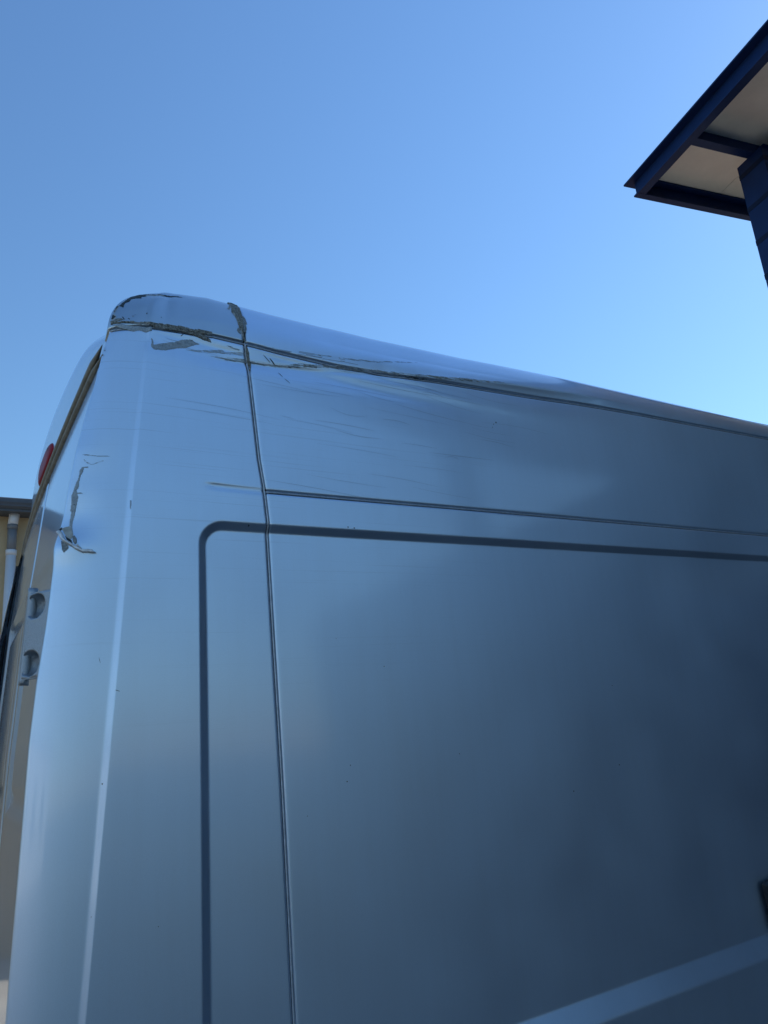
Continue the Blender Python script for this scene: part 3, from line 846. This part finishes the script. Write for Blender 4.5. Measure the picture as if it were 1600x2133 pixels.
def patch(name, poly, mat, off=0.0007, rough=0.0006, cell=0.002, rag=0.0018, lift=None, seed=1, label=None):
    poly = np.asarray(poly, float)
    u0, w0 = poly.min(0)-0.004; u1, w1 = poly.max(0)+0.004
    nu, nw = int((u1-u0)/cell)+2, int((w1-w0)/cell)+2
    U, W = np.meshgrid(np.linspace(u0, u1, nu), np.linspace(w0, w1, nw), indexing='ij')
    cu = (U[:-1, :-1]+U[1:, 1:])/2; cw = (W[:-1, :-1]+W[1:, 1:])/2
    ins = in_poly(cu+rag*vnoise(cu, cw, seed), cw+rag*vnoise(cu, cw, seed+50), poly)
    if name == 'paint_scrape':        # broken into streaks along the rub
        r_ = np.random.default_rng(seed)
        st = sum(np.sin(cw*k_*2500+cu*r_.normal(0, 25)+r_.uniform(0, 6.3))*np.sin(cu*r_.uniform(15, 60)+r_.uniform(0, 6.3)) for k_ in (0.35, 0.6, 0.9, 1.3))
        ins &= st > -0.35
    if not ins.any(): return None
    P0 = S(U, W)
    du = S(U+1e-4, W)-P0; dw = S(U, W+1e-4)-P0
    n = np.cross(du, dw); n /= np.linalg.norm(n, axis=2)[..., None]+1e-15
    n *= np.where((n*(P0-np.array([1.6, 1.0, 1.6]))).sum(-1) < 0, -1, 1)[..., None]
    h = off+rough*(vnoise(U*2, W*2, seed+9)+1)*0.5
    # edges of the patch sit down on the skin
    pad = np.pad(ins, 1)
    cnt = (pad[:-1, :-1].astype(int)+pad[1:, :-1]+pad[:-1, 1:]+pad[1:, 1:])
    h = np.where(cnt < 4, 0.00025, h)
    if lift is not None: h = h+lift(U, W)*(cnt == 4)
    P0 = P0+n*h[..., None]
    idx = -np.ones(U.shape, int)
    used = cnt > 0
    idx[used] = np.arange(used.sum())
    i, j = np.nonzero(ins)
    F = np.stack([idx[i, j], idx[i+1, j], idx[i+1, j+1], idx[i, j+1]], 1)
    o = mesh(name, P0[used], F, mat, van, VB, smooth=True)
    if mat in ('filler', 'grime', 'deep', 'putty', 'dull') and len(F) > 60:
        o.data.materials.append(M['chip_edge'])
        edge_ = (cnt[i, j] < 4) | (cnt[i+1, j] < 4) | (cnt[i+1, j+1] < 4) | (cnt[i, j+1] < 4)
        pick = edge_ & (vnoise(cu[i, j]*0.5, cw[i, j]*0.5, seed+77) > 0.1)
        o.data.polygons.foreach_set('material_index', pick.astype(int).tolist())
    if label: o['label'] = label
    return o


for k, (name, mat, off, rough, rag, poly) in enumerate(DECALS):
    patch(name, poly, mat, off, rough, 0.0015 if len(poly) > 12 else 0.001, rag, seed=k+3)


def ribbon(line, wd, V, F):
    line = np.asarray(line, float)
    t = np.gradient(line, axis=0); t /= np.linalg.norm(t, axis=1)[:, None]+1e-12
    nrm = np.stack([-t[:, 1], t[:, 0]], 1)
    prof = np.sin(np.linspace(0.15, np.pi-0.15, len(line)))**0.6
    n0 = len(V)
    A = line+nrm*(wd/2*prof)[:, None]; B = line-nrm*(wd/2*prof)[:, None]
    PA, PB = S(A[:, 0], A[:, 1]), S(B[:, 0], B[:, 1])
    for a, b in zip(PA, PB):
        V.append((a[0], a[1]-0.0005, a[2])); V.append((b[0], b[1]-0.0005, b[2]))
    for i in range(len(line)-1):
        F.append((n0+2*i, n0+2*i+2, n0+2*i+3, n0+2*i+1))


for k, (p, q, wd) in enumerate(DASHES):
    V, F = [], []
    tt_ = np.linspace(0, 1, 10)[:, None]
    ribbon(np.array(p)*(1-tt_)+np.array(q)*tt_, wd, V, F)
    mesh('scratch', V, F, 'deep', van, VB)
for k, (u, w, r) in enumerate(SPECKS):
    a = np.linspace(0, 2*np.pi, 9)[:-1]
    rr = r*(1+0.35*np.sin(3*a+k))
    Pp = S(u+rr*np.cos(a), w+rr*np.sin(a)); Pp[:, 1] -= 0.0006
    mesh('paint_chip', Pp, [tuple(range(8))], 'deep', van, VB)
# hairlines: too many and too fine to count
V, F = [], []
r = np.random.default_rng(21)
for k in range(40):
    u = r.uniform(0.43, 1.5)**1.0
    top = zd(u)-0.02
    w = top-abs(r.exponential(0.20))
    if w < 1.55: continue
    ln = r.uniform(0.04, 0.34)*(1.0 if w > 2.25 else 0.6)
    sl = r.normal(-0.05, 0.035)
    n = 14
    tt_ = np.linspace(0, 1, n)
    line = np.stack([u+ln*tt_, w+sl*ln*tt_+r.normal(0, 0.004)*np.sin(np.pi*tt_)], 1)
    if line[:, 1].max() > zd(line[-1, 0])-0.006: continue
    if abs(w-ZG) < 0.03 or abs(w-ZS) < 0.02: continue
    ribbon(line, r.uniform(0.0004, 0.0009), V, F)
o = mesh('hairline_scratches', V, F, 'scuff', van, VB)
o['kind'] = 'stuff'
#DECALS-END

# ---------------------------------------------------------------- canopy on the right
CA = np.array([0.985, -0.174, 0.0]); CB = np.array([-0.215, -0.977, 0.0])   # along the far edge; towards the near side
CO = np.array([6.92, 3.10, 7.5])
canopy = empty('canopy', (8.3, 2.3, 0), 'flat canopy of navy steel beams and cream soffit panels on a navy column', 'canopy')
CBASE = (8.3, 2.3, 0)


def cbox(name, a0, a1, b0, b1, z0, z1, mat, parent=None, bev=0.0):
    V = []
    for z in (z0, z1):
        for a, b in ((a0, b0), (a1, b0), (a1, b1), (a0, b1)):
            p = CO+CA*a+CB*b; V.append((p[0], p[1], CO[2]+z))
    F = [(0, 3, 2, 1), (4, 5, 6, 7), (0, 1, 5, 4), (1, 2, 6, 5), (2, 3, 7, 6), (3, 0, 4, 7)]
    o = mesh(name, V, F, mat, parent or canopy, CBASE)
    if bev: bevel(o, bev, 2)
    return o


def joined(name, boxes, mat, parent=None):
    V, F = [], []
    for (a0, a1, b0, b1, z0, z1) in boxes:
        n = len(V)
        for z in (z0, z1):
            for a, b in ((a0, b0), (a1, b0), (a1, b1), (a0, b1)):
                p = CO+CA*a+CB*b; V.append((p[0], p[1], CO[2]+z))
        F += [tuple(n+i for i in q) for q in ((0, 3, 2, 1), (4, 5, 6, 7), (0, 1, 5, 4), (1, 2, 6, 5), (2, 3, 7, 6), (3, 0, 4, 7))]
    return mesh(name, V, F, mat, parent or canopy, CBASE)


LA, LB = 13.0, 12.2
joined('edge_beam', [(0.0, 0.11, 0.084, LB, 0.0, 0.02), (0.02, 0.04, 0.047, LB, 0.02, 0.18), (-0.08, 0.15, -0.05, LB, 0.18, 0.20)], 'blue')
joined('edge_beam', [(0.0, LA, 0.0, 0.08, 0.0, 0.02), (0.02, LA, 0.03, 0.045, 0.02, 0.18), (0.152, LA, -0.05, 0.14, 0.18, 0.198)], 'blue')
for k, b in enumerate((0.92, 3.6, 6.3, 9.0, 11.7)):
    joined('cross_beam', [(0.124, LA, b-0.05, b+0.05, 0.03, 0.05), (0.124, LA, b-0.01, b+0.01, 0.05, 0.202)], 'blue')
bs = [0.055, 0.92, 3.6, 6.3, 9.0, 11.7, LB]
for i in range(len(bs)-1):
    a = 0.155
    for j, a1 in enumerate((1.28, 3.6, 5.9, 8.2, 10.5, LA)):
        cbox('soffit_panel', a+0.004, a1-0.004, bs[i]+0.004, bs[i+1]-0.004, 0.204, 0.225, 'soffit')
        a = a1
cbox('roof_deck', 0.0, LA, 0.02, LB, 0.228, 0.25, 'gutter')
# navy column with cladding joints, cap plate and bolts
def column(a, b, w=0.36):
    p = CO+CA*a+CB*b
    o = cbox('column', a, a+w, b, b+w, -7.5, 0.02, 'blue')
    for z in np.arange(-7.2, -0.1, 0.44):
        cbox('cladding_joint', a-0.003, a+w+0.003, b-0.003, b+w+0.003, z, z+0.06, 'bluewall', o)
    cbox('cap_plate', a+0.01, a+w+0.03, b+0.01, b+w+0.03, 0.0205, 0.029, 'blue', o)
    for db in (0.05, 0.13):
        cbox('bolt', a+0.08, a+0.11, b+w+0.013, b+w+0.04, -0.12-db, -0.09-db, 'bolt', o, 0.006)
for (a, b) in ((0.95, 0.72), (0.95, 8.8)):
    column(a, b)

# navy shed behind the photographer, seen only as a reflection in the van
shed = empty('warehouse', (9, -16, 0), 'navy metal clad warehouse beyond the canopy', 'building')
v, f = boxv((13.5, -26, 0.0), (30, 1.5, 7.15))
mesh('wing', v, f, 'bluewall', shed, (9, -16, 0))
for k in range(4):
    v, f = boxv((13.47, -4-k*6.0, 0.05), (13.52, -k*6.0, 4.5))
    mesh('roller_door', v, f, 'gutter', shed, (9, -16, 0))

# navy steel box added out of view, to darken reflections low in the van
KB = (7.2, -3.9, 0)
con = empty('added_container', KB, 'unseen dark navy steel box added to darken reflections low in the side of the van', 'added_container')
v, f = boxv((4.2, -5.1, 0.12), (10.2, -2.74, 2.6)); mesh('body', v, f, 'bluewall', con, KB)
for k in range(24):
    x = 4.32+k*0.24
    v, f = boxv((x, -2.738, 0.25), (x+0.12, -2.70, 2.46)); mesh('rib', v, f, 'bluewall', con, KB)
for z0, z1 in ((0.0, 0.24), (2.47, 2.66)):
    v, f = boxv((4.17, -2.80, z0), (10.23, -2.685, z1)); mesh('rail', v, f, 'blue', con, KB)

# white sunlit building added out of view, to brighten the corner panel's crease
HB = (-18, -5, 0)
wb = empty('added_white_building', HB, 'unseen sunlit white building added as a reflector for the rear corner of the van', 'building')
v, f = boxv((-24, -16, 0), (-15, 1.5, 3.4)); mesh('wall', v, f, 'white', wb, HB)
v, f = boxv((-24.3, -16.3, 3.403), (-14.7, 1.8, 3.6)); mesh('roof', v, f, 'gutter', wb, HB)
for k in range(4):
    v, f = boxv((-15.02, -14+k*4.0, 1.0), (-14.98, -12.6+k*4.0, 2.3)); mesh('window', v, f, 'glass', wb, HB)

# ---------------------------------------------------------------- beige building beyond the van
BB = (-4.0, 6.1, 0)
bld = empty('beige_building', BB, 'beige rendered building with a slate grey gutter behind the van', 'building')
v, f = boxv((-14, 6.10, 0), (14, 12, 3.86)); mesh('wall', v, f, 'beige', bld, BB)
v, f = boxv((-14.2, 5.90, 3.862), (14.2, 12.2, 3.90)); mesh('soffit', v, f, 'gutter', bld, BB)
yy0 = 5.90
prof = [(5.86, 3.985), (5.85, 3.975), (5.85, 3.94), (5.862, 3.915), (5.862, 3.905), (5.89, 3.885), (5.898, 3.885), (5.898, 3.985)]
V = [(x, a, b) for x in (-14.2, 14.2) for a, b in prof]
n = len(prof)
F = [(i, (i+1) % n, n+(i+1) % n, n+i) for i in range(n)]+[tuple(range(n))[::-1], tuple(range(n, 2*n))]
mesh('gutter', V, F, 'gutter', bld, BB)
V = [(-14.2, 5.9, 3.902), (14.2, 5.9, 3.902), (14.2, 9.05, 4.6), (-14.2, 9.05, 4.6), (14.2, 12.2, 3.902), (-14.2, 12.2, 3.902)]
mesh('roof', V, [(0, 1, 2, 3), (3, 2, 4, 5)], 'terracotta', bld, BB)
# downpipe in three sections
pb = (0.53, 6.0, 0)
dp = empty('downpipe', pb, 'white downpipe with a grey middle length on the beige wall', 'downpipe')
def ptube(name, z0, z1, r, mat, dx0=0.0, dx1=0.0):
    tube(name, [(pb[0]+dx0, 6.02, z0), (pb[0]+(dx0+dx1)/2, 6.02, (z0+z1)/2), (pb[0]+dx1, 6.02, z1)], r, mat, dp, pb, n=16, rs=[r, r, r*1.08 if name == 'outlet' else r])
ptube('outlet', 3.755, 3.875, 0.046, 'pipe_white', 0.0, 0.012)
ptube('collar', 3.715, 3.758, 0.049, 'pipe_grey')
ptube('pipe', 3.50, 3.72, 0.042, 'pipe_grey')
ptube('socket', 3.455, 3.505, 0.050, 'pipe_white')
ptube('pipe', 0.05, 3.46, 0.045, 'pipe_white')
# low wall with terracotta coping, mirrored in the rear door
WB = (-6, 4.6, 0)
lw = empty('boundary_wall', WB, 'low beige boundary wall with terracotta coping', 'wall')
v, f = boxv((-13, 4.5, 0), (-0.6, 4.7, 1.72)); mesh('wall', v, f, 'beige', lw, WB)
for k in range(31):
    x = -13+k*0.4
    v, f = boxv((x+0.004, 4.44, 1.722), (x+0.396, 4.76, 1.80))
    mesh('coping_tile', v, f, 'terracotta', lw, WB)
